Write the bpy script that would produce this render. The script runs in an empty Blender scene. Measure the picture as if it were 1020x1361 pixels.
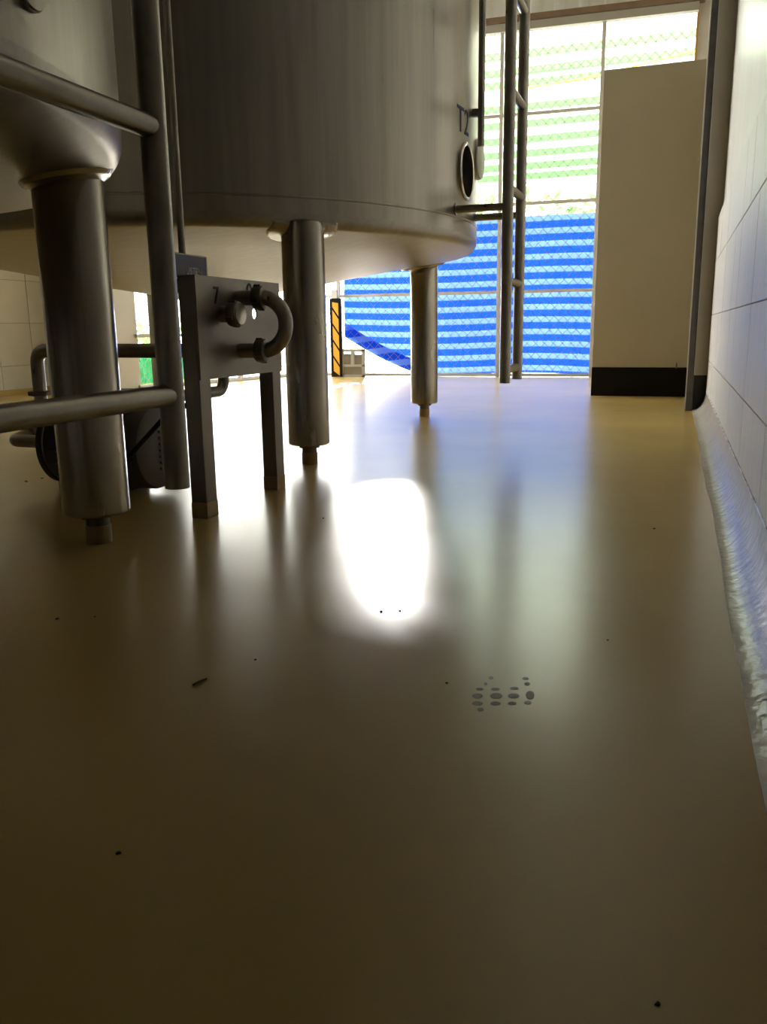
import bpy, bmesh, math, random
from mathutils import Vector, Matrix
random.seed(7)
S = bpy.context.scene
C = S.collection
PI = math.pi

# ------------------------------------------------------------------ camera
# image taken as 1020 x 1361, focal length 1100 px; the wall direction (+Y)
# vanishes at pixel (900, 432) and the horizon climbs slightly to the right
F, CX, CY, H = 1100.0, 510.0, 680.5, 0.40
def cray(x, y): return Vector((x - CX, -(y - CY), -F))
ay = cray(900, 432).normalized()
az = Vector((1, .0135, 0)).cross(ay).normalized()
if az.y < 0: az = -az
ax = ay.cross(az)
ROT = Matrix((ax, ay, az))                      # camera -> world
def pixdir(x, y): return (ROT @ cray(x, y)).normalized()
cam = bpy.data.cameras.new('camera')
cam.sensor_fit = 'VERTICAL'; cam.sensor_height = 36.0
cam.lens = F / 1361.0 * 36.0
cam.clip_start = .02; cam.clip_end = 200
camo = bpy.data.objects.new('camera', cam); C.objects.link(camo)
camo.matrix_world = Matrix.Translation((0, 0, H)) @ ROT.to_4x4()
S.camera = camo

# ------------------------------------------------------------------ light
W = bpy.data.worlds.new('sky'); S.world = W; W.use_nodes = True
bg = W.node_tree.nodes['Background']
bg.inputs[0].default_value = (1.0, .985, .95, 1)
bg.inputs[1].default_value = 6.0
d = pixdir(520, 683)
sun_dir = Vector((d.x, d.y, -d.z))              # where the sun stands
sl = bpy.data.lights.new('sun', 'SUN'); sl.energy = 1.3; sl.angle = math.radians(1.0)
sl.color = (1.0, .97, .93)
slo = bpy.data.objects.new('sun', sl); C.objects.link(slo)
slo.rotation_euler = (-sun_dir).to_track_quat('-Z', 'Y').to_euler()
slo.location = (-8, 20, 8)
S.view_settings.view_transform = 'Standard'
S.view_settings.look = 'None'
S.view_settings.gamma = 1.0
S.view_settings.use_curve_mapping = False
S.view_settings.exposure = 0.85

# ------------------------------------------------------------------ materials
MAT = {}
def mat(name, col, rough=.5, metal=0., spec=.5, var=0., vscale=6., vstretch=(1, 1, 1), rvar=0., bump=0., bscale=30.,
        trans=0., aniso=0., coat=0.):
    m = bpy.data.materials.new(name); m.use_nodes = True
    nt = m.node_tree; b = nt.nodes['Principled BSDF']
    b.inputs['Base Color'].default_value = (*col, 1)
    b.inputs['Roughness'].default_value = rough
    b.inputs['Metallic'].default_value = metal
    b.inputs['Specular IOR Level'].default_value = spec
    b.inputs['Anisotropic'].default_value = aniso
    b.inputs['Coat Weight'].default_value = coat
    if var or rvar or bump:
        tc = nt.nodes.new('ShaderNodeTexCoord'); mp = nt.nodes.new('ShaderNodeMapping')
        mp.inputs['Scale'].default_value = vstretch
        nt.links.new(tc.outputs['Object'], mp.inputs['Vector'])
        n = nt.nodes.new('ShaderNodeTexNoise'); n.inputs['Scale'].default_value = vscale
        n.inputs['Detail'].default_value = 6; n.inputs['Roughness'].default_value = .6
        nt.links.new(mp.outputs[0], n.inputs['Vector'])
        if var:
            r = nt.nodes.new('ShaderNodeMapRange')
            r.inputs[1].default_value = .25; r.inputs[2].default_value = .75
            r.inputs[3].default_value = 1 - var; r.inputs[4].default_value = 1 + var
            nt.links.new(n.outputs['Fac'], r.inputs[0])
            mx = nt.nodes.new('ShaderNodeVectorMath'); mx.operation = 'SCALE'
            mx.inputs[0].default_value = col
            nt.links.new(r.outputs[0], mx.inputs['Scale'])
            nt.links.new(mx.outputs[0], b.inputs['Base Color'])
        if rvar:
            r = nt.nodes.new('ShaderNodeMapRange')
            r.inputs[1].default_value = .25; r.inputs[2].default_value = .75
            r.inputs[3].default_value = max(.02, rough - rvar); r.inputs[4].default_value = rough + rvar
            nt.links.new(n.outputs['Fac'], r.inputs[0]); nt.links.new(r.outputs[0], b.inputs['Roughness'])
        if bump:
            n2 = nt.nodes.new('ShaderNodeTexNoise'); n2.inputs['Scale'].default_value = bscale
            n2.inputs['Detail'].default_value = 3
            nt.links.new(mp.outputs[0], n2.inputs['Vector'])
            bp = nt.nodes.new('ShaderNodeBump'); bp.inputs['Strength'].default_value = bump
            bp.inputs['Distance'].default_value = .01
            nt.links.new(n2.outputs['Fac'], bp.inputs['Height']); nt.links.new(bp.outputs[0], b.inputs['Normal'])
    if trans:
        out = nt.nodes['Material Output']
        t = nt.nodes.new('ShaderNodeBsdfTranslucent'); t.inputs[0].default_value = (*col, 1)
        if var: nt.links.new(mx.outputs[0], t.inputs[0])
        ms = nt.nodes.new('ShaderNodeMixShader'); ms.inputs[0].default_value = trans
        nt.links.new(b.outputs[0], ms.inputs[1]); nt.links.new(t.outputs[0], ms.inputs[2])
        nt.links.new(ms.outputs[0], out.inputs[0])
    MAT[name] = m
    return m

mat('epoxy_floor', (.56, .39, .125), .24, spec=.5, var=.06, vscale=1.3, rvar=.05, bump=.03, bscale=7)
fb = MAT['epoxy_floor'].node_tree.nodes['Principled BSDF']
fb.inputs['Coat Weight'].default_value = .14; fb.inputs['Coat Roughness'].default_value = .42
mat('cove_paint', (.60, .55, .48), .26, spec=.5, var=.12, vscale=5, bump=.30, bscale=45)
mat('wall_tile', (.86, .82, .775), .42, var=.06, vscale=3, vstretch=(1, 6, .6), bump=.04, bscale=9)
mat('grout', (.42, .39, .35), .9)
mat('plaster', (.93, .92, .90), .32, var=.05, vscale=2, vstretch=(1, 3, .6), bump=.03, bscale=8)
mat('cream_paint', (.50, .45, .335), .55, var=.04, vscale=3)
mat('black_paint', (.008, .007, .006), .7, spec=.15)
mat('grimy_black', (.02, .017, .014), .6, var=.5, vscale=20)
mat('galv_dark', (.12, .11, .10), .45, metal=.5, var=.25, vscale=18)
mat('galv_light', (.50, .48, .44), .5, metal=.3)
mat('tank_steel', (.42, .385, .33), .34, metal=1, var=.16, vscale=5, vstretch=(7, 7, .35), rvar=.07, aniso=.3)
mat('dish_steel', (.42, .385, .33), .42, metal=1, var=.16, vscale=14, vstretch=(1, 4, 4), rvar=.06)
mat('leg_steel', (.42, .385, .33), .25, metal=1, var=.10, vscale=9, vstretch=(2, 2, .6), rvar=.04)
mat('pipe_steel', (.38, .35, .30), .33, metal=1, var=.22, vscale=16, rvar=.08)
mat('dull_steel', (.24, .22, .19), .42, metal=.9, var=.15, vscale=9, vstretch=(1, 1, 1), rvar=.05)
mat('weld_bright', (.62, .58, .5), .25, metal=1)
mat('tan_coat', (.40, .29, .14), .4, var=.15, vscale=20)
mat('threaded', (.20, .17, .13), .5, metal=.8)
mat('motor_grey', (.17, .155, .14), .5, var=.1, vscale=10)
mat('motor_dark', (.06, .058, .05), .5)
mat('rubber', (.008, .008, .008), .45)
mat('navy', (.018, .02, .075), .4)
mat('sign_white', (.6, .6, .58), .5)
mat('ink', (.02, .018, .016), .6)
mat('ink_blue', (.03, .035, .10), .6)
mat('fence_paint', (.55, .53, .50), .5, var=.08, vscale=8)
mat('wire', (.30, .29, .26), .45, metal=.6)
mat('beam_brown', (.20, .13, .085), .6, var=.2, vscale=14)
mat('beam_grey', (.36, .34, .30), .6)
mat('cladding', (.75, .75, .72), .5)
mat('green_steel', (.13, .30, .11), .55)
mat('sheet', (.88, .92, .84), .5, trans=.75, var=.04, vscale=2)
mat('yellow', (.75, .40, .03), .45)
mat('rib_pale', (.40, .55, .33), .6, trans=.5)
mat('rope_yellow', (.85, .72, .08), .6)
mat('orange_edge', (.55, .28, .06), .6)
mat('concrete', (.58, .56, .52), .8, var=.08, vscale=3)
mat('leaf', (.10, .28, .05), .6, trans=.4, var=.35, vscale=3)
mat('leaf_pale', (.26, .42, .16), .6, trans=.4, var=.35, vscale=3)
mat('net_green', (.02, .22, .08), .7, var=.3, vscale=18, trans=.35)
mat('ceiling', (.68, .67, .64), .6)
mat('scuff', (.24, .165, .05), .45, spec=.3)
mat('dirt', (.03, .022, .014), .8)
mat('cardboard', (.40, .30, .18), .8)
mat('tile_left', (.80, .76, .66), .35, var=.05, vscale=3)

def tarp_material():
    m = bpy.data.materials.new('striped_tarp'); m.use_nodes = True; nt = m.node_tree
    for n in list(nt.nodes): nt.nodes.remove(n)
    out = nt.nodes.new('ShaderNodeOutputMaterial')
    uv = nt.nodes.new('ShaderNodeUVMap'); uv.uv_map = 'UVMap'
    sp = nt.nodes.new('ShaderNodeSeparateXYZ'); nt.links.new(uv.outputs[0], sp.inputs[0])
    # v counts stripes along the cloth
    fr = nt.nodes.new('ShaderNodeMath'); fr.operation = 'FRACT'; nt.links.new(sp.outputs[1], fr.inputs[0])
    nz = nt.nodes.new('ShaderNodeTexNoise'); nz.inputs['Scale'].default_value = 55; nz.inputs['Detail'].default_value = 3
    nt.links.new(uv.outputs[0], nz.inputs['Vector'])
    ad = nt.nodes.new('ShaderNodeMath'); ad.operation = 'MULTIPLY_ADD'
    ad.inputs[1].default_value = .12; nt.links.new(nz.outputs[0], ad.inputs[0]); nt.links.new(fr.outputs[0], ad.inputs[2])
    cr = nt.nodes.new('ShaderNodeValToRGB'); e = cr.color_ramp.elements
    e[0].position = .0; e[0].color = (.010, .075, .52, 1)
    e[1].position = 1.0; e[1].color = (.010, .075, .52, 1)
    for p, c in ((.50, (.010, .075, .52, 1)), (.58, (.14, .27, .68, 1)), (.98, (.17, .31, .72, 1))):
        k = e.new(p); k.color = c
    nt.links.new(ad.outputs[0], cr.inputs[0])
    # speckle of dirt
    n2 = nt.nodes.new('ShaderNodeTexNoise'); n2.inputs['Scale'].default_value = 9; n2.inputs['Detail'].default_value = 8
    n2.inputs['Roughness'].default_value = .75
    nt.links.new(uv.outputs[0], n2.inputs['Vector'])
    mr = nt.nodes.new('ShaderNodeMapRange'); mr.inputs[1].default_value = .30; mr.inputs[2].default_value = .40
    mr.inputs[3].default_value = .35; mr.inputs[4].default_value = 1
    nt.links.new(n2.outputs[0], mr.inputs[0])
    mu = nt.nodes.new('ShaderNodeVectorMath'); mu.operation = 'SCALE'
    nt.links.new(cr.outputs[0], mu.inputs[0]); nt.links.new(mr.outputs[0], mu.inputs['Scale'])
    df = nt.nodes.new('ShaderNodeBsdfDiffuse'); tr = nt.nodes.new('ShaderNodeBsdfTranslucent')
    nt.links.new(mu.outputs[0], df.inputs[0]); nt.links.new(mu.outputs[0], tr.inputs[0])
    ms = nt.nodes.new('ShaderNodeMixShader'); ms.inputs[0].default_value = .5
    nt.links.new(df.outputs[0], ms.inputs[1]); nt.links.new(tr.outputs[0], ms.inputs[2])
    nt.links.new(ms.outputs[0], out.inputs[0])
    MAT['striped_tarp'] = m
tarp_material()

# ------------------------------------------------------------------ helpers
class MB:
    """collects shapes (world coordinates) into one mesh"""
    def __init__(s): s.v = []; s.f = []
    def add(s, vs, fs):
        o = len(s.v); s.v += [tuple(p) for p in vs]; s.f += [tuple(i + o for i in q) for q in fs]; return s
    def box(s, a, b, bev=0.):
        x0, y0, z0 = a; x1, y1, z1 = b
        if not bev:
            vs = [(x0, y0, z0), (x1, y0, z0), (x1, y1, z0), (x0, y1, z0), (x0, y0, z1), (x1, y0, z1), (x1, y1, z1), (x0, y1, z1)]
            return s.add(vs, [(0, 3, 2, 1), (4, 5, 6, 7), (0, 1, 5, 4), (1, 2, 6, 5), (2, 3, 7, 6), (3, 0, 4, 7)])
        bm = bmesh.new(); bmesh.ops.create_cube(bm, size=1)
        for v in bm.verts:
            v.co = Vector((x0 + (v.co.x + .5) * (x1 - x0), y0 + (v.co.y + .5) * (y1 - y0), z0 + (v.co.z + .5) * (z1 - z0)))
        bmesh.ops.bevel(bm, geom=bm.edges[:], offset=bev, segments=2, affect='EDGES', profile=.7)
        bm.verts.index_update()
        s.add([v.co[:] for v in bm.verts], [[v.index for v in f.verts] for f in bm.faces]); bm.free(); return s
    def tube(s, pts, r, n=16, cap=True):
        pts = [Vector(p) for p in pts]; rings = []
        t0 = (pts[1] - pts[0]).normalized()
        u = t0.orthogonal().normalized()
        rs = r if isinstance(r, (list, tuple)) else [r] * len(pts)
        for i, p in enumerate(pts):
            if i == 0: t = t0
            elif i == len(pts) - 1: t = (pts[-1] - pts[-2]).normalized()
            else: t = ((pts[i] - pts[i - 1]).normalized() + (pts[i + 1] - pts[i]).normalized()).normalized()
            u = (u - t * u.dot(t)).normalized(); w = t.cross(u)
            rings.append([p + (u * math.cos(2 * PI * k / n) + w * math.sin(2 * PI * k / n)) * rs[i] for k in range(n)])
        vs = [q for rg in rings for q in rg]; fs = []
        for i in range(len(pts) - 1):
            for k in range(n):
                a = i * n + k; b = i * n + (k + 1) % n
                fs.append((a, b, b + n, a + n))
        if cap:
            fs.append(tuple(range(n))[::-1]); fs.append(tuple((len(pts) - 1) * n + k for k in range(n)))
        return s.add(vs, fs)
    def lathe(s, prof, c, n=48, axis='z', close=True):
        """prof: list of (radius, height) from c along axis"""
        vs = []; fs = []
        for (r, h) in prof:
            for k in range(n):
                a = 2 * PI * k / n; p = (r * math.cos(a), r * math.sin(a), h)
                if axis == 'x': p = (h, r * math.cos(a), r * math.sin(a))
                if axis == 'y': p = (r * math.sin(a), h, r * math.cos(a))
                vs.append((c[0] + p[0], c[1] + p[1], c[2] + p[2]))
        for i in range(len(prof) - 1):
            for k in range(n):
                a = i * n + k; b = i * n + (k + 1) % n
                fs.append((a, b, b + n, a + n))
        if close:
            fs.append(tuple(range(n))[::-1]); fs.append(tuple((len(prof) - 1) * n + k for k in range(n)))
        return s.add(vs, fs)
    def build(s, name, m, parent=None, smooth=False, flip=True):
        o0 = ORI.get(parent.name, Vector()) if parent else Vector()
        me = bpy.data.meshes.new(name)
        me.from_pydata([tuple(Vector(p) - o0) for p in s.v], [], s.f)
        if flip:
            bm = bmesh.new(); bm.from_mesh(me); bmesh.ops.recalc_face_normals(bm, faces=bm.faces[:]); bm.to_mesh(me); bm.free()
        if smooth:
            for p in me.polygons: p.use_smooth = True
            me.set_sharp_from_angle(angle=math.radians(38))
        me.materials.append(MAT[m])
        o = bpy.data.objects.new(name, me); C.objects.link(o)
        if parent: o.parent = parent
        ORI[o.name] = o0
        return o
ORI = {}
def tag(o, label, cat, group=None):
    o['label'] = label; o['category'] = cat
    if group: o['group'] = group
    return o
def thing(name, label, cat, loc, group=None):
    o = bpy.data.objects.new(name, None); C.objects.link(o); o.location = loc
    o.empty_display_size = .05
    ORI[o.name] = Vector(loc)
    return tag(o, label, cat, group)
def struct(o): o['kind'] = 'structure'; return o
def fillet(pts, r, n=8):
    pts = [Vector(p) for p in pts]; out = [pts[0]]
    for i in range(1, len(pts) - 1):
        a = (pts[i - 1] - pts[i]).normalized(); b = (pts[i + 1] - pts[i]).normalized()
        th = a.angle(b); dd = r / math.tan(th / 2)
        p0 = pts[i] + a * dd; c = pts[i] + (a + b).normalized() * (r / math.sin(th / 2))
        u = (p0 - c); v = (pts[i] + b * dd) - c; ang = u.angle(v)
        for k in range(n + 1):
            t = k / n
            out.append(c + (u * math.sin((1 - t) * ang) + v * math.sin(t * ang)) / math.sin(ang))
    out.append(pts[-1]); return out
def text_mesh(s, size, thick, matx, name, m, parent):
    """lettering as thin raised mesh; matx maps text plane (x right, y up) to world"""
    cu = bpy.data.curves.new('t', 'FONT'); cu.body = s; cu.size = size; cu.extrude = thick
    cu.align_x = 'CENTER'; cu.align_y = 'CENTER'; cu.resolution_u = 4
    t = bpy.data.objects.new('t', cu); C.objects.link(t)
    bpy.context.view_layer.update()
    dg = bpy.context.evaluated_depsgraph_get(); me = bpy.data.meshes.new_from_object(t.evaluated_get(dg))
    b = MB(); b.add([matx @ v.co for v in me.vertices], [tuple(p.vertices) for p in me.polygons])
    bpy.data.objects.remove(t); bpy.data.curves.remove(cu); bpy.data.meshes.remove(me)
    return b.build(name, m, parent)

# ================================================================== SETTING
XW, XU, YJ = .150, .168, 4.262      # tile face, plaster face, jamb
XL = -4.2
struct(MB().box((-4.5, -3.0, -.12), (.5, 6.98, 0)).build('floor', 'epoxy_floor'))
yard = struct(MB().box((-16, 6.98, -.14), (8, 22, -.02)).add([(-16, -6, -.13), (-4.5, -6, -.13), (-4.5, 6.98, -.13), (-16, 6.98, -.13)], [(0, 1, 2, 3)]).build('ground', 'concrete'))
struct(MB().box((-4.5, -3.1, 3.7), (.5, 7.0, 3.8)).build('ceiling', 'ceiling'))
# right wall: plaster above, tiled dado below, coved skirting
wr = struct(MB().box((XU, -3.0, 0), (.5, YJ + .14, 3.75)).build('wall_right', 'plaster'))
MB().box((XW + .004, -3.0, 0), (XU + .01, YJ, .874)).build('dado_backing', 'grout', wr)
rows = [(.092, .235), (.235, .443), (.443, .678), (.678, .878)]
for ri, (z0, z1) in enumerate(rows):
    w = .25; h = z1 - z0
    mb = MB().box((-.004, -w / 2 + .0025, .0015), (.02, w / 2 - .0025, h - .0015), bev=.0015)
    me = None; k = 0
    y = YJ - w / 2
    while y > -1.4:
        if me is None:
            o = mb.build('tile', 'wall_tile', wr); me = o.data
        else:
            o = bpy.data.objects.new('tile', me); C.objects.link(o); o.parent = wr
        o.location = (XW + .004 + random.uniform(-.0003, .0003), y, z0); y -= w
# cove: quarter round rising from the floor
prof = []
for k in range(9):
    a = k / 8 * PI / 2
    prof.append((XW - .055 + .055 * math.sin(a) * 1.0, .092 - .090 * math.cos(a)))
vs = []; fs = []; ys = [-1.5 + i * (YJ + 1.5) / 90 for i in range(91)]
for y in ys:
    wob = .0025 * math.sin(y * 4.3) + .0012 * math.sin(y * 13.1 + 1)
    for j, (px, pz) in enumerate(prof):
        f = 1 - j / 8
        vs.append((px + wob * f, y, pz))
    vs.append((XW + .03, y, .092)); vs.append((XW + .03, y, -.01)); vs.append((prof[0][0] + wob, y, -.01))
n = len(prof) + 3
for i in range(len(ys) - 1):
    for j in range(n): fs.append((i * n + j, i * n + (j + 1) % n, (i + 1) * n + (j + 1) % n, (i + 1) * n + j))
fs.append(tuple(range(n))); fs.append(tuple((len(ys) - 1) * n + j for j in range(n)))
cv = struct(MB().add(vs, fs).build('baseboard_right', 'cove_paint', smooth=True))
bead = MB()                                     # chipped white caulk where the cove meets the tiles
y = .9
while y < YJ - .05:
    ln = random.uniform(.03, .12); g = random.uniform(.0012, .0032)
    bead.tube([(XW - .001, y, .092), (XW - .001, y + ln * .5, .0925 + random.uniform(-.001, .001)), (XW - .001, y + ln, .092)], [g * .5, g, g * .5], 6)
    y += ln + random.uniform(.0, .05)
bead.build('caulk_bead', 'plaster', cv, True)
# jamb at the end of the right wall
jb = struct(MB().box((.088, YJ, .165), (XU + .05, YJ + .14, 3.7)).build('trim_1', 'cream_paint'))
MB().box((.088, YJ - .001, 0), (XU + .05, YJ + .141, .165)).build('black_base', 'grimy_black', jb)
# left tiled wall, column at its end, back wall behind the camera, cladding above the fence
wl = struct(MB().box((-4.4, -3.0, 0), (XL - .01, 5.02, 3.75)).build('wall_left', 'grout'))
tb = MB().box((0, -.148, .0015), (.012, .148, .2785), bev=.0015); me = None
for j in range(10):
    for i in range(5):
        if me is None: o = tb.build('tile', 'tile_left', wl); me = o.data
        else: o = bpy.data.objects.new('tile', me); C.objects.link(o); o.parent = wl
        o.location = (XL - .011, 4.86 - j * .3, -.09 + .28 * i + (.0 if i else .092))
        if i == 0: o.scale = (1, 1, .667)
MB().box((XL - .012, -3, 1.31), (XL, 5.02, 3.75)).build('plaster_above', 'tile_left', wl)
struct(MB().box((XL - .01, -3, -.01), (XL + .03, 5.02, .035)).build('baseboard_left', 'epoxy_floor'))
col = struct(MB().box((-3.86, 4.86, 0), (-3.625, 5.12, 3.75), bev=.006).build('trim_2', 'cream_paint'))
struct(MB().box((-4.4, 4.98, 0), (-3.85, 5.10, 3.75)).build('wall_corner', 'cream_paint'))
struct(MB().box((-4.5, -3.1, -.1), (.5, -3.0, 3.8)).build('wall_near', 'plaster'))
# corrugated cladding over the fence
vs = []; fs = []; nx = 260
for i in range(nx + 1):
    x = -4.4 + 4.8 * i / nx; ph = (i % 10)
    dy = (.0, .0, .0, .0, .018, .022, .022, .018, .0, .0)[ph]
    vs += [(x, 7.0 - dy, 2.685), (x, 7.0 - dy, 3.8)]
for i in range(nx): fs.append((2 * i, 2 * i + 2, 2 * i + 3, 2 * i + 1))
struct(MB().add(vs, fs).build('wall_back', 'cladding', flip=False))
# return of the back wall beside the fence
rt = struct(MB().box((.022, 6.98, 0), (.5, 7.12, 3.75)).build('trim_3', 'fence_paint'))
MB().box((.008, 6.97, 0), (.022, 7.0, 2.66)).build('orange_edge', 'orange_edge', rt)
struct(MB().box((XU + .002, YJ + .13, 0), (.5, 7.0, 3.75)).build('wall_right_far', 'cream_paint'))

# ================================================================== TANKS
NOZ = (2.965, .925, .083)           # side nozzle of tank T2: y, z, bore radius
def make_tank(c, legs, label, num):
    t = thing('storage_tank', label, 'tank', (c[0], c[1], 0))
    R = 1.06; N = 160
    sprof = [(R, .722), (R, .76), (R, .82)] + [(R, .82 + .005 * k) for k in range(1, 43)] + [(R, 1.6), (R, 3.0), (R * .95, 3.1), (.2, 3.3)]
    fine = [-.14 + .004 * k for k in range(71)]
    sang = fine + [.14 + (2 * PI - .28) * k / 152 for k in range(1, 152)]
    vs = [(c[0] + r * math.cos(a), c[1] + r * math.sin(a), h) for r, h in sprof for a in sang]
    na = len(sang); fs = []
    for i in range(len(sprof) - 1):
        for k in range(na):
            q = (i * na + k, i * na + (k + 1) % na, (i + 1) * na + (k + 1) % na, (i + 1) * na + k)
            if num == 2 and vs[q[0]][0] > c[0] and any(math.hypot(vs[j][1] - NOZ[0], vs[j][2] - NOZ[1]) < NOZ[2] for j in q): continue
            fs.append(q)
    shell = MB().add(vs, fs).build('shell', 'tank_steel', t, True, flip=False)
    # weld seam band a hand above the lower rim
    if num == 2: MB().lathe([(R + .0005, .763), (R + .003, .765), (R + .003, .768), (R + .0005, .770)], (c[0], c[1], 0), N, close=False).build('weld_seam', 'tank_steel', shell, True)
    pr = [(R, .723)]
    for k in range(1, 8):
        a = k / 7 * math.radians(78)
        pr.append((R - .032 + .032 * math.cos(a), .718 - .036 * math.sin(a)))
    pr += [(.80, .645), (.5, .590), (.2, .540), (.06, .515)]
    dish = MB().lathe(pr, (c[0], c[1], 0), N, close=False).build('dished_bottom', 'dish_steel', t, True)
    MB().lathe([(.06, .53), (.06, .44), (.075, .44), (.075, .425), (.04, .425)], (c[0], c[1], 0), 32).build('outlet', 'pipe_steel', dish, True)
    for i, (x, y) in enumerate(legs):
        lg = MB().lathe([(.058, .060), (.0625, .064), (.0625, .694), (.059, .702), (.050, .706)], (x, y, 0), 40).build('leg', 'leg_steel', t, True)
        MB().lathe([(.024, .0), (.024, .035)], (x, y, 0), 20).build('foot_stub', 'tan_coat', lg, True)
        MB().lathe([(.022, .03), (.022, .05), (.031, .05), (.031, .066)], (x, y, 0), 20).build('adjusting_nut', 'threaded', lg, True)
        # reinforcing pad welded to the dish round the top of the leg
        rr = math.hypot(x - c[0], y - c[1]); ang = math.atan2(y - c[1], x - c[0])
        vs = []; fs = []; n = 40; pr_ = .106 if num == 2 else .082
        for ring, (ra, dz) in enumerate(((.060, -.016), (.070, -.008), (pr_ - .006, -.007), (pr_, .002))):
            for k in range(n):
                a = 2 * PI * k / n; px = x + ra * math.cos(a); py = y + ra * math.sin(a)
                q = math.hypot(px - c[0], py - c[1])
                if q > R - .003:
                    s_ = (R - .003) / q; px = c[0] + (px - c[0]) * s_; py = c[1] + (py - c[1]) * s_; q = R - .003
                if q < R - .026: zz = .682 - (R - .026 - q) * .165
                else: zz = .718 - .036 * math.sqrt(max(0, 1 - ((q - (R - .032)) / .032) ** 2))
                vs.append((px, py, zz + dz))
        for r_ in range(3):
            for k in range(n):
                a = r_ * n + k; b = r_ * n + (k + 1) % n; fs.append((a, b, b + n, a + n))
        MB().add(vs, fs).build('weld_pad', 'leg_steel', lg, True)
    return t, shell
c2 = (-1.775, 3.01)
tank2, shell2 = make_tank(c2, [(-1.04, 2.30), (-1.09, 3.72), (-2.485, 2.30), (-2.485, 3.72)],
                  'stainless tank marked T2 with round side nozzle, standing by the blue tarp', 2)
c1 = (-1.775, .67)
tank1, shell1 = make_tank(c1, [(-1.045, 1.302), (-1.045, .04), (-2.485, 1.302), (-2.485, .04)],
                  'stainless tank over the pump, its leg behind the ladder pipes', 1)
# nozzle with dark mouth on the side of tank T2
def surf(c, y, off=0):     # point on the +x side of the tank at this y
    R = 1.06 + off; return c[0] + math.sqrt(R * R - (y - c[1]) ** 2)
ny, nz_, nr = NOZ
xs = surf(c2, ny)
nozz = MB().lathe([(nr, -.10), (nr, .005), (nr + .006, .007), (nr + .012, .003), (nr + .012, -.02)], (xs, ny, nz_), 40, 'x', close=False).build('nozzle', 'weld_bright', tank2, True)
MB().lathe([(.07, -.03), (.07, .012), (.066, .018), (.05, .019)], (surf(c2, 3.17) - .002, 3.17, 1.0), 32, 'x').build('nozzle', 'pipe_steel', tank2, True)
# level pipe with bracket on the far side of the nozzle
lp = MB().tube([(surf(c2, 3.02) + .030, 3.05, 1.02), (surf(c2, 3.02) + .030, 3.05, 2.9)], .012, 14).build('level_pipe', 'pipe_steel', tank2, True)
MB().box((surf(c2, 3.02) - .03, 3.04, 1.118), (surf(c2, 3.02) + .034, 3.06, 1.142)).build('bracket', 'pipe_steel', lp)
# lettering T2
def bend_text(s, y0, z0, size, c, name, parent):
    o = text_mesh(s, size, .0005, Matrix.Identity(4), name, 'ink_blue', parent)
    for v in o.data.vertices:
        y = y0 + v.co.x + ORI[parent.name].x; z = z0 + v.co.y + ORI[parent.name].y
        x = surf(c, y, .0012 + v.co.z)
        v.co = Vector((x, y, z)) - ORI[parent.name]
    return o
bend_text('T2', 2.925, 1.075, .115, c2, 'painted_mark', tank2)
# round cap on the near tank
ca = math.radians(11.2); nrm = Vector((math.cos(ca), math.sin(ca), 0))
pc = Vector((c1[0], c1[1], .803)) + nrm * 1.06
cap = MB().tube([pc - nrm * .01, pc + nrm * .008], .034, 36).build('blank_cap', 'tank_steel', tank1, True)
MB().tube([pc - nrm * .01, pc + nrm * .004], .0365, 36).build('weld_ring', 'threaded', cap, True)

# ladders --------------------------------------------------------------
def ladder(x, y0, y1, zb, rungs, label, c, zbr, rr=.0185, rg=.0145):
    t = thing('ladder', label, 'ladder', (x, (y0 + y1) / 2, zb), 'pipe ladders on the tanks')
    for y in (y0, y1):
        MB().tube([(x, y, zb), (x, y, 3.2)], rr, 20).build('rail', 'pipe_steel', t, True)
    for z in rungs:
        MB().tube([(x, y0, z), (x, y1, z)], rg, 16).build('rung', 'pipe_steel', t, True)
    for y in (y0, y1):
        for z in zbr:
            b = MB().tube([(surf(c, y) - .006, y, z), (x, y, z)], .0125, 14).build('standoff', 'pipe_steel', t, True)
            MB().lathe([(.022, -.004), (.022, .002)], (surf(c, y), y, z), 20, 'x').build('weld_ring', 'tank_steel', b, True)
    return t
ladder(-.55, 2.862, 3.100, .212, [.256 + .297 * i for i in range(9)], 'steel pipe ladder fixed to the tank marked T2, rungs showing beside the tarp', c2, (.790, 2.2))
ladder(-.66, .60, 1.000, .183, [.314 + .346 * i for i in range(8)], 'steel pipe ladder beside the swing-bend panel, two long rungs showing', c1, (.93, 2.2), .0175, .0150)

# thin standpipe with the navy sign
sp = thing('standpipe', 'thin steel standpipe running up behind the ladder rail', 'pipe', (-1.0, 1.592, .5))
MB().tube([(-1.0, 1.592, .50), (-1.0, 1.592, 3.2)], .0075, 14).build('pipe', 'pipe_steel', sp, True)
MB().tube([(-1.01, 1.592, .48), (-1.01, 1.592, .52)], .012, 14).build('collar', 'pipe_steel', sp, True)

# ================================================================== SWING-BEND PANEL
pn = thing('valve_panel', 'steel swing-bend panel on two square legs, numbered 7', 'panel', (-.965, 1.73, 0))
XP = -.94; PY0, PY1, PZ0, PZ1 = 1.535, 1.922, .300, .514
for y0 in (PY0, PY1 - .045):
    lg = MB().box((XP - .040, y0, .034), (XP - .002, y0 + .045, PZ1), bev=.003).build('leg', 'dull_steel', pn)
    MB().box((XP - .041, y0 - .001, 0), (XP - .001, y0 + .046, .036), bev=.003).build('coated_foot', 'tan_coat', lg)
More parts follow.
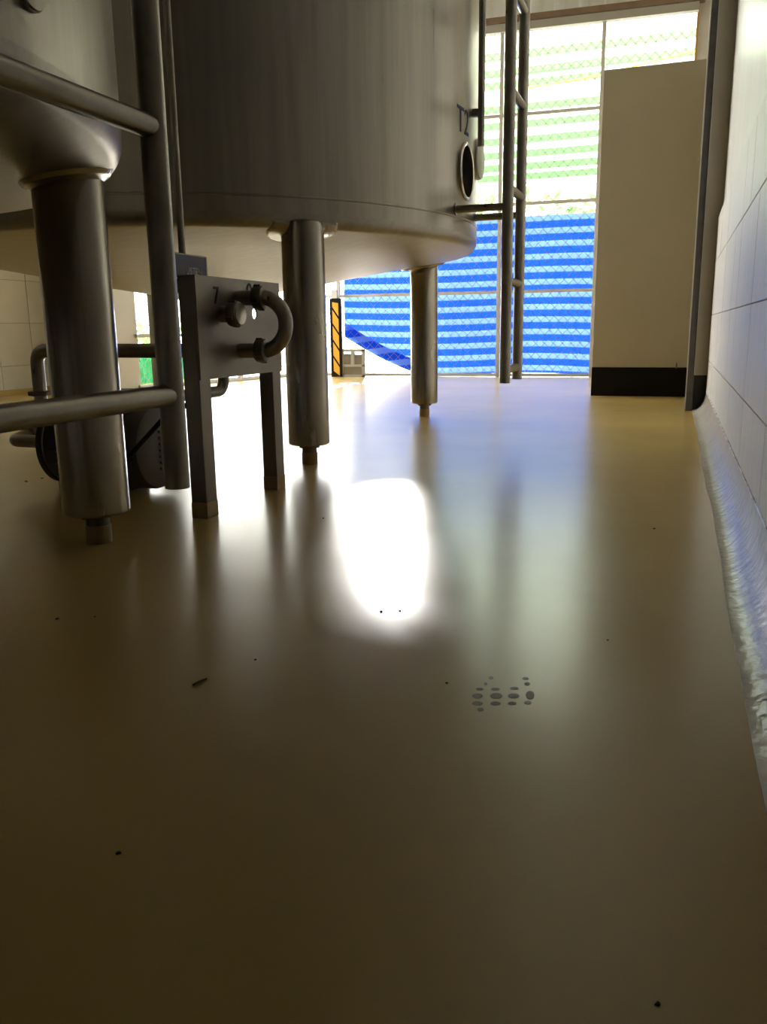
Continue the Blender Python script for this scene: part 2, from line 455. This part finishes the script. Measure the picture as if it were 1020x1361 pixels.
# plate with a real hole
hy, hz, hr = 1.789, .439, .0125; n = 48
angs = sorted([2 * PI * k / n for k in range(n)] + [math.atan2(z - hz, y - hy) % (2 * PI) for y in (PY0, PY1) for z in (PZ0, PZ1)])
inner = [(hy + hr * math.cos(a), hz + hr * math.sin(a)) for a in angs]; outer = []
for a in angs:
    cs, sn = math.cos(a), math.sin(a); tt = 9
    if cs > 1e-9: tt = min(tt, (PY1 - hy) / cs)
    if cs < -1e-9: tt = min(tt, (PY0 - hy) / cs)
    if sn > 1e-9: tt = min(tt, (PZ1 - hz) / sn)
    if sn < -1e-9: tt = min(tt, (PZ0 - hz) / sn)
    outer.append((hy + tt * cs, hz + tt * sn))
m_ = len(angs); vs = []
for x in (XP - .002, XP + .002):
    vs += [(x, *p) for p in inner] + [(x, *p) for p in outer]
fs = []
for k in range(m_):
    j = (k + 1) % m_
    fs += [(k, j, m_ + j, m_ + k), (2 * m_ + k, 3 * m_ + k, 3 * m_ + j, 2 * m_ + j), (k, 2 * m_ + k, 2 * m_ + j, j), (m_ + k, m_ + j, 3 * m_ + j, 3 * m_ + k)]
plate = MB().add(vs, fs).build('plate', 'dull_steel', pn)
def panel_text(s, y, z, size):
    M = Matrix(((0, 0, 1, XP + .0025), (1, 0, 0, y), (0, 1, 0, z), (0, 0, 0, 1)))
    return text_mesh(s, size, .0006, M, 'painted_number', 'ink', plate)
panel_text('7', 1.615, .473, .052)
panel_text('08', 1.782, .483, .062)
def union(x, y, z, parent, capped=False):
    n_ = MB().lathe([(.018, -.014), (.0255, -.012), (.0268, -.008), (.0268, .006), (.025, .010), (.018, .012)], (x, y, z), 32, 'x').build('union_nut', 'dull_steel', parent, True)
    for k in range(4):      # slots of the slotted nut as raised lugs
        a = k * PI / 2 + .35
        MB().tube([(x - .010, y + .0268 * math.cos(a), z + .0268 * math.sin(a)), (x + .006, y + .0268 * math.cos(a), z + .0268 * math.sin(a))], .0035, 8).build('lug', 'dull_steel', n_, True)
    return n_
# capped port
st = MB().tube([(XP - .06, 1.635, .436), (XP + .034, 1.635, .436)], .0175, 24).build('port', 'pipe_steel', pn, True)
union(XP + .036, 1.635, .436, st)
MB().lathe([(.023, 0), (.023, .006), (.004, .007)], (XP + .044, 1.635, .436), 28, 'x').build('cap', 'weld_bright', st, True)
# looped bend between the other two ports
yb, zu, zl = 1.712, .472, .356
for z in (zu, zl):
    st = MB().tube([(XP - .06, yb, z), (XP + .056, yb, z)], .0165, 24).build('port', 'pipe_steel', pn, True)
    union(XP + .058, yb, z, st)
rb = (zu - zl) / 2; zc = (zu + zl) / 2
path = [(XP + .042, yb, zu), (XP + .060, yb, zu)] + [(XP + .060 + rb * math.cos(a), yb, zc + rb * math.sin(a)) for a in [PI / 2 - PI * k / 20 for k in range(1, 20)]] + [(XP + .060, yb, zl), (XP + .042, yb, zl)]
MB().tube(path, .0165, 24).build('swing_bend', 'pipe_steel', pn, True)

# sign hung on the standpipe
sg = thing('name_sign', 'small navy sign with white border and lettering, behind the ladder rail', 'sign', (-.985, 1.57, .53))
MB().box((-.990, 1.476, .508), (-.987, 1.668, .560)).build('board', 'sign_white', sg)
bd = MB().box((-.9872, 1.4785, .5105), (-.9862, 1.6625, .5575)).build('navy_face', 'navy', sg)
text_mesh('USTEN', .021, .0004, Matrix(((0, 0, 1, -.986), (1, 0, 0, 1.612), (0, 1, 0, .525), (0, 0, 0, 1))), 'lettering', 'sign_white', sg)
MB().box((-1.0, 1.585, .53), (-.988, 1.599, .545)).build('clip', 'pipe_steel', sg)

# ================================================================== PUMP
YP, ZP = 1.78, .118
pu = thing('centrifugal_pump', 'grey electric pump with round fan cover under the near tank', 'pump', (-1.35, YP, 0))
mo = MB().lathe([(.096, 0), (.096, .22), (.07, .23)], (-1.50, YP, ZP), 48, 'x').build('motor', 'motor_dark', pu, True)
for k in range(20):
    a = 2 * PI * k / 20 + .1
    if abs(a - 1.5 * PI) < .3: continue
    cy_, cz_ = math.cos(a), math.sin(a)
    p = [(-1.48, YP + .094 * cy_ - .002 * cz_, ZP + .094 * cz_ + .002 * cy_), (-1.48, YP + .094 * cy_ + .002 * cz_, ZP + .094 * cz_ - .002 * cy_)]
    q = [(-1.48, YP + .104 * cy_ + .002 * cz_, ZP + .104 * cz_ - .002 * cy_), (-1.48, YP + .104 * cy_ - .002 * cz_, ZP + .104 * cz_ + .002 * cy_)]
    v8 = p + q + [(-1.29, b, c) for (_, b, c) in p + q]
    MB().add(v8, [(0, 1, 2, 3), (7, 6, 5, 4), (0, 4, 5, 1), (1, 5, 6, 2), (2, 6, 7, 3), (3, 7, 4, 0)]).build('cooling_fin', 'motor_dark', mo)
fc = MB().lathe([(.108, 0), (.108, .062), (.104, .074), (.094, .080), (.05, .083), (.002, .083)], (-1.29, YP, ZP), 56, 'x').build('fan_cover', 'motor_grey', pu, True)
for k in range(8):
    zz = ZP + .055 - k * .0155
    MB().box((-1.2085, YP - .022, zz - .0035), (-1.2020, YP + .030, zz + .0035)).build('vent_louvre', 'motor_grey', fc)
MB().box((-1.40, YP - .02, ZP + .09), (-1.30, YP + .06, ZP + .14), bev=.006).build('terminal_box', 'motor_dark', pu)
for x in (-1.46, -1.33):
    MB().box((x - .02, YP - .075, 0), (x + .02, YP + .075, .03), bev=.003).build('foot', 'motor_dark', pu)
MB().box((-1.43, YP - .05, .02), (-1.36, YP + .05, .06)).build('pedestal', 'motor_dark', pu)
vo = MB().lathe([(.04, 0), (.080, .003), (.098, .014), (.098, .028), (.090, .034), (.090, .056), (.080, .068), (.05, .074)], (-1.53, YP, ZP), 48, 'x').build('volute', 'pipe_steel', pu, True)
MB().lathe([(.099, .012), (.104, .014), (.104, .026), (.099, .028)], (-1.53, YP, ZP), 48, 'x').build('clamp_band', 'motor_dark', vo, True)
# suction loop at the front of the pump
MB().tube(fillet([(-1.52, YP, ZP), (-1.69, YP, ZP), (-1.69, YP + .14, ZP + .012), (-1.58, YP + .25, ZP + .012)], .03), .017, 20).build('suction_pipe', 'pipe_steel', pu, True)
MB().lathe([(.017, -.012), (.028, -.010), (.028, .008), (.017, .010)], (-1.69, YP + .075, ZP + .004), 24, 'y').build('union_nut', 'dull_steel', pu, True)
# discharge pipe up and over to the panel
dp = thing('discharge_pipe', 'dark steel pipe rising from the pump and running to the panel', 'pipe', (-1.588, 1.80, .22))
MB().tube(fillet([(-1.49, 1.80, .200), (-1.593, 1.80, .200), (-1.593, 1.80, .356), (-1.0, 1.72, .356)], .032), .0175, 20).build('pipe', 'pipe_steel', dp, True)
MB().lathe([(.018, .0), (.031, .002), (.031, .012), (.018, .014)], (-1.593, 1.80, .238), 28).build('flange', 'dull_steel', dp, True)
rp = thing('return_pipe', 'steel pipe elbow bending up behind the panel', 'pipe', (-1.05, 1.7, .257))
MB().tube(fillet([(-1.05, 1.44, .262), (-1.05, 1.822, .256), (-1.05, 1.826, .436), (-1.0, 1.70, .436)], .03), .0135, 18).build('pipe', 'pipe_steel', rp, True)
cb = MB().tube(fillet([(-1.385, YP - .01, ZP + .115), (-1.36, 1.66, .13), (-1.205, 1.62, .108), (-1.09, 1.62, .211), (-1.02, 1.62, .244), (-1.003, 1.62, .30), (-1.02, 1.62, .40)], .02), .006, 12).build('power_cable', 'rubber', None, True)
tag(cb, 'black rubber power cable looping up from the pump', 'cable')

# ================================================================== DOOR SIDE
pt = thing('partition_panel', 'cream painted partition panel with a black base', 'partition', (-.2, 5.1, 0))
MB().box((-.455, 5.05, .163), (.076, 5.14, 1.762), bev=.004).build('panel', 'cream_paint', pt)
MB().box((-.456, 5.048, 0), (.077, 5.142, .165)).build('black_base', 'black_paint', pt)
MB().box((.008, 5.040, .160), (.016, 5.052, .190)).build('latch', 'threaded', pt)
sc = thing('steel_channel', 'dark galvanised channel post at the end of the tiled wall', 'post', (.078, 4.24, 0))
MB().box((.062, 4.226, 0), (.092, 4.262, 3.7)).build('web', 'galv_dark', sc)
MB().box((.058, 4.214, 0), (.0625, 4.262, 3.7)).build('flange', 'galv_light', sc)
MB().box((.0905, 4.214, .17), (.0945, 4.262, 3.7)).build('flange', 'galv_light', sc)

# ================================================================== FENCES
def chain(mb, x0, x1, z0, z1, y, pitch=.050, r=.0017):
    """diamond mesh of straight wires, clipped to the rectangle"""
    s = pitch / math.sqrt(2) * 2
    for sgn, yy in ((1, y - .0015), (-1, y + .0015)):
        k = x0 - (z1 - z0) if sgn > 0 else x0
        kend = x1 if sgn > 0 else x1 + (z1 - z0)
        while k < kend:
            a = max(0, (x0 - k) * sgn) if sgn > 0 else max(0, k - x1)
            b = min(z1 - z0, x1 - k) if sgn > 0 else min(z1 - z0, k - x0)
            if b - a > .02:
                p = (k + sgn * a, z0 + a); q = (k + sgn * b, z0 + b)
                e = r * 1.0
                ox, oz = (-sgn * e * .7071, e * .7071)
                vs = [(p[0] + ox, yy - e, p[1] + oz), (p[0] - ox, yy - e, p[1] - oz), (p[0], yy + e, p[1]),
                      (q[0] + ox, yy - e, q[1] + oz), (q[0] - ox, yy - e, q[1] - oz), (q[0], yy + e, q[1])]
                mb.add(vs, [(0, 1, 4, 3), (1, 2, 5, 4), (2, 0, 3, 5)])
            k += s
    return mb
fe = thing('chain_link_fence', 'white steel framed chain-link fence in front of the blue tarp', 'fence', (-1.5, 6.87, 0))
for x in (-3.10, -2.765, -1.385, -.632):
    MB().box((x - .014, 6.86, 0), (x + .014, 6.888, 2.66), bev=.003).build('post', 'fence_paint', fe)
for z in (.016, .680, 1.350, 2.005):
    MB().box((-3.10, 6.862, z - .012), (.02, 6.886, z + .012)).build('rail', 'fence_paint', fe)
MB().box((-3.10, 6.84, 2.590), (.02, 6.90, 2.645)).build('top_rail', 'beam_grey', fe)
bm_ = MB().box((-3.1, 6.83, 2.652), (.06, 6.93, 2.692)).build('beam', 'beam_brown', fe)
o = chain(MB(), -3.09, .015, .02, 2.64, 6.892).build('mesh', 'wire', fe); o['kind'] = 'stuff'
fe.rotation_euler.z = .045
# side fence, running a little askew from the column to the corner
FC = Vector((-3.40, 5.97, 0)); FA = -.24
def askew(mb):
    for i, p in enumerate(mb.v):
        q = Matrix.Rotation(FA, 3, 'Z') @ (Vector(p) - FC) + FC; mb.v[i] = q[:]
    return mb
f2 = thing('side_fence', 'chain-link fence with grey rail behind the pump, beside the column', 'fence', FC)
for y in (5.44, 6.12, 6.84):
    askew(MB().box((-3.414, y - .018, 0), (-3.386, y + .018, 2.66), bev=.003)).build('post', 'fence_paint', f2)
for z in (.016, .375, 1.35, 2.005, 2.65):
    askew(MB().box((-3.412, 5.06, z - .012), (-3.388, 6.86, z + .012))).build('rail', 'fence_paint', f2)
cm = chain(MB(), 5.06, 6.84, .02, 2.64, 0)
cm.v = [(-3.418 + b, a, c) for (a, b, c) in cm.v]
o = askew(cm).build('mesh', 'wire', f2); o['kind'] = 'stuff'
struct(askew(MB().box((-3.46, 5.06, 2.68), (-3.36, 6.95, 3.75))).build('wall_left_far', 'cladding'))
struct(askew(MB().box((-3.47, 5.06, -.05), (-3.37, 6.95, .018))).build('trim_4', 'concrete'))

# tarp -----------------------------------------------------------------
def tarp_grid(name, x0, x1, top, bot, y, parent, nu=90, nv=26, amp=.018, seed=0., voff=0.):
    vs = []; fs = []; uvs = []
    for i in range(nu + 1):
        u = i / nu; x = x0 + (x1 - x0) * u
        zt, zb = top(x), bot(x)
        for j in range(nv + 1):
            v = j / nv; z = zb + (zt - zb) * v
            dy = amp * (math.sin(x * 5.1 + z * 2.2 + seed) + .6 * math.sin(x * 11 - z * 4 + seed) + .5 * math.sin(z * 9 + x * 2.5 + seed))
            vs.append((x, y + dy * (1 - .6 * v), z))
            zs = z + .022 * math.sin(x * 2.4 + seed) * (1 - v) + .02 * max(0, (x + 1.25)) * (1 - v) * 3
            uvs.append((x * 1.0, zs / .098 + voff))
    for i in range(nu):
        for j in range(nv):
            a = i * (nv + 1) + j; fs.append((a, a + nv + 1, a + nv + 2, a + 1))
    o = MB().add(vs, fs).build(name, 'striped_tarp', parent, True, flip=False)
    ul = o.data.uv_layers.new(name='UVMap')
    for lp_ in o.data.loops: ul.data[lp_.index].uv = uvs[lp_.vertex_index]
    return o
tp = thing('striped_tarp', 'blue and pale striped tarpaulin hung behind the back fence', 'tarpaulin', (-1.5, 6.96, 0))
def ttop(x):                    # unseen dip added to the upper edge so the sun clears the cloth
    z = 1.262 - .004 * x
    if x < -1.66: z -= .10 * math.sin(min(1, (-1.66 - x) / 1.08) * PI) ** .7
    return z
def tbot(x):
    if x < -2.02: return .025 + .33 * ((-2.02 - x) / .73) ** 1.35
    return .02 + .012 * math.sin(x * 4)
tarp_grid('cloth', -2.74, .02, ttop, tbot, 6.95, tp)
# rolled fold along the slack lower left edge
def fold_top(x): return tbot(x) + .11 - .02 * (x + 2.74)
tarp_grid('fold', -2.74, -1.95, fold_top, lambda x: tbot(x) - .012, 6.925, tp, 40, 6, .006, 1.2, .4)
tp.rotation_euler.z = .045
t3 = thing('striped_tarp', 'strip of blue tarpaulin tied in the fence corner past the panel', 'tarpaulin', (-3.1, 6.9, 0))
tarp_grid('cloth', -3.26, -2.98, lambda x: .62, lambda x: .05, 6.90, t3, 16, 12, .012, 2.)

# yellow black hazard board, grey frame --------------------------------
hb = thing('hazard_board', 'black and yellow diagonal striped hazard board against the fence', 'sign', (-2.76, 6.74, 0))
MB().box((-2.815, 6.735, .0), (-2.715, 6.765, .66), bev=.003).build('board', 'black_paint', hb)
z = -.05
while z < .62:
    p = [(-2.790, max(.01, min(.63, z + .10))), (-2.790, max(.01, min(.63, z + .21))), (-2.735, max(.01, min(.63, z + .13))), (-2.735, max(.01, min(.63, z + .02)))]
    vs = [(x, 6.7335, zz) for x, zz in p] + [(x, 6.736, zz) for x, zz in p]
    if p[0][1] < p[1][1] - .01 or p[2][1] > p[3][1] + .01:
        MB().add(vs, [(0, 1, 2, 3), (7, 6, 5, 4), (0, 4, 5, 1), (1, 5, 6, 2), (2, 6, 7, 3), (3, 7, 4, 0)]).build('stripe', 'yellow', hb)
    z += .135
wb = tag(MB().box((-2.800, 6.74, .659), (-2.745, 6.77, .73), bev=.004).build('white_block', 'sign_white'), 'small white block resting on top of the hazard board', 'block')
gf = thing('grey_frame', 'small grey steel frame with blocks inside, beside the hazard board', 'frame', (-2.62, 6.80, 0))
fx0, fx1, fz1 = -2.728, -2.512, .235
for a, b in (((fx0, .0), (fx0 + .022, fz1)), ((fx1 - .022, .0), (fx1, fz1)), ((fx0, fz1 - .022), (fx1, fz1)), ((fx0, .0), (fx1, .018)), ((fx0, .085), (fx1, .105)), ((-2.634, .10), (-2.606, fz1 - .02))):
    MB().box((a[0], 6.745, a[1]), (b[0], 6.775, b[1]), bev=.002).build('bar', 'beam_grey', gf)
for x0, x1, z0, z1 in ((fx0 + .028, -2.634, .105, fz1 - .040), (-2.600, fx1 - .02, .105, fz1 - .045), (fx0 + .026, fx1 - .02, .018, .086)):
    MB().box((x0, 6.755, z0), (x1, 6.785, z1), bev=.002).build('block', 'dull_steel', gf)

# ================================================================== OUTSIDE
ys_ = 9.0
sh = thing('corrugated_screen', 'bright translucent corrugated screen on green rails beyond the fence', 'screen', (-1.0, ys_, 0))
def sheet(x0, x1, name='sheet'):
    vs = []; fs = []; nn = int((x1 - x0) / .02)
    for i in range(nn + 1):
        x = x0 + (x1 - x0) * i / nn; dy = .012 * (1 if (i % 9) in (0, 1) else 0)
        vs += [(x, ys_ + .06 - dy, 1.60), (x, ys_ + .06 - dy, 4.6)]
    for i in range(nn): fs.append((2 * i, 2 * i + 2, 2 * i + 3, 2 * i + 1))
    return MB().add(vs, fs).build(name, 'sheet', sh, flip=False)
SL0, SL1 = -3.165, -3.015                 # narrow gap added behind the tank, out of view, to shape the sun's floor glare
for x1 in [2.6 - .66 * k for k in range(9)]:
    sheet(max(x1 - .66, SL1), x1)
for x1 in [SL0 - .66 * k for k in range(8)]:  # sheets added past the gap, out of view, to block the remaining sun
    sheet(x1 - .66, x1)
for z in (3.06, 2.905, 2.79, 2.568, 2.408, 2.261, 2.127, 2.007, 1.907):
    MB().box((-2.55, ys_ - .02, z - .034), (2.6, ys_ + .045, z + .030), bev=.004).build('green_rail', 'green_steel', sh)
for k in range(26):
    x = -1.9 + .155 * k
    MB().box((x - .009, ys_ + .020, 3.10), (x + .009, ys_ + .046, 4.5)).build('rib', 'rib_pale', sh)
for x in (2.2, -2.45, -4.6, -7.6):
    MB().box((x - .04, ys_ - .08, -.02), (x + .04, ys_ - .02, 4.6)).build('post', 'green_steel', sh)
rop = tag(MB().tube([(-1.72, 8.6, 2.62), (-1.0, 8.6, 2.66), (.1, 8.6, 2.80), (2.4, 8.6, 3.0)], .008, 8).build('yellow_rope', 'rope_yellow', None, True), 'yellow rope strung beyond the fence below the screen top', 'rope')
def shrub(name, label, c, rx, ry, z0, z1, nl, m, size, group=None):
    t = thing(name, label, 'shrub', (c[0], c[1], -.02), group)
    st = MB()
    for k in range(7):
        a = 2 * PI * k / 7; st.tube([(c[0] + .05 * math.cos(a), c[1] + .05 * math.sin(a), -.03), (c[0] + rx * .6 * math.cos(a), c[1] + ry * .6 * math.sin(a), z1 * .8)], .010, 6)
    st.build('stem', 'cardboard', t)
    fo = MB()
    for k in range(nl):
        p = Vector((c[0] + random.uniform(-rx, rx), c[1] + random.uniform(-ry, ry), random.uniform(z0, z1)))
        d1 = Vector((random.gauss(0, 1), random.gauss(0, 1), random.gauss(0, .6))).normalized(); d2 = d1.orthogonal().normalized()
        s_ = size * random.uniform(.6, 1.3)
        fo.add([p, p + d1 * s_ * .5 + d2 * s_ * .25, p + d1 * s_, p + d1 * s_ * .5 - d2 * s_ * .25], [(0, 1, 2, 3)])
    o = fo.build('foliage', m, t, flip=False); o['kind'] = 'stuff'
shrub('shrub', 'pale green shrub above the tarp between the ladder and the screen', (-1.95, 8.2), .35, .2, .3, 1.62, 500, 'leaf_pale', .12)
shrub('shrub', 'pale green shrub above the tarp beside the cream panel', (-1.0, 8.4), .45, .2, .3, 1.60, 600, 'leaf_pale', .12)
shrub('shrub', 'low green shrub beyond the side fence', (-5.6, 7.9), .6, .4, .0, .46, 500, 'leaf_pale', .10)
nh = thing('green_net', 'dark green shade net stretched low beyond the side fence', 'net', (-4.0, 6.0, -.1))
vs = []; fs = []
for i in range(41):
    y = 5.3 + 1.5 * i / 40
    for j in range(5): vs.append((-4.0 + .012 * math.sin(i * 1.3 + j), y, -.02 + .285 * j / 4))
for i in range(40):
    for j in range(4): a = i * 5 + j; fs.append((a, a + 5, a + 6, a + 1))
MB().add(vs, fs).build('netting', 'net_green', nh, flip=False)
for y in (5.3, 6.8): MB().box((-4.01, y - .015, -.15), (-3.98, y + .015, .29)).build('stake', 'galv_light', nh)

# ================================================================== FLOOR MARKS
def gpt(x, y, z=0.):
    d_ = pixdir(x, y); t = (z - H) / d_.z; return (d_.x * t, d_.y * t)
fp = MB()
for (x, y, w_, h_) in ((635, 925, 15, 7), (635, 935, 15, 6), (659, 916, 12, 4), (660, 925, 17, 8), (659, 935, 14, 6), (683, 925, 16, 7), (681, 935, 12, 5),
                       (705, 924, 12, 12), (702, 934, 10, 5), (639, 943, 9, 5), (646, 909, 5, 4), (653, 901, 7, 4), (701, 909, 8, 5), (699, 902, 9, 4), (638, 916, 10, 4), (684, 915, 12, 4)):
    q = [gpt(x + w_ / 2 * math.cos(2 * PI * k / 10), y + h_ / 2 * math.sin(2 * PI * k / 10)) for k in range(10)]
    fp.add([(a, b, .00015) for a, b in q] + [(a, b, -.001) for a, b in q], [tuple(range(10))] + [(k, (k + 1) % 10, (k + 1) % 10 + 10, k + 10) for k in range(10)])
tag(fp.build('shoe_print', 'scuff'), 'faint dusty shoe print on the beige floor', 'mark')
for (x, y, s_) in ((340, 877, .0022), (158, 1134, .0026), (875, 1335, .0022), (870, 703, .004), (507, 813, .003), (532, 812, .0025), (808, 851, .002), (430, 689, .0035), (76, 823, .003), (126, 820, .002), (1004, 973, .004), (56, 636, .004), (35, 640, .004), (408, 565, .007), (594, 908, .002)):
    a, b = gpt(x, y); m2 = MB()
    n = 7; top = []; base = []
    for k in range(n):
        r_ = s_ * random.uniform(.6, 1.3); an = 2 * PI * k / n
        base.append((a + r_ * math.cos(an), b + r_ * math.sin(an), -.0005)); top.append((a + r_ * .6 * math.cos(an), b + r_ * .6 * math.sin(an), s_ * .5))
    m2.add(base + top, [tuple(range(n))[::-1], tuple(range(n, 2 * n))] + [(k, (k + 1) % n, (k + 1) % n + n, k + n) for k in range(n)])
    tag(m2.build('dirt_speck', 'dirt'), 'tiny dark speck of dirt lying on the beige floor', 'dirt', 'dirt specks on the floor')
a, b = gpt(257, 911); c_, e_ = gpt(275, 903)
tag(MB().tube([(a, b, .001), ((a + c_) / 2, (b + e_) / 2 + .003, .001), (c_, e_, .001)], .0011, 6).build('twig', 'dirt'), 'small dark twig lying on the floor', 'twig')
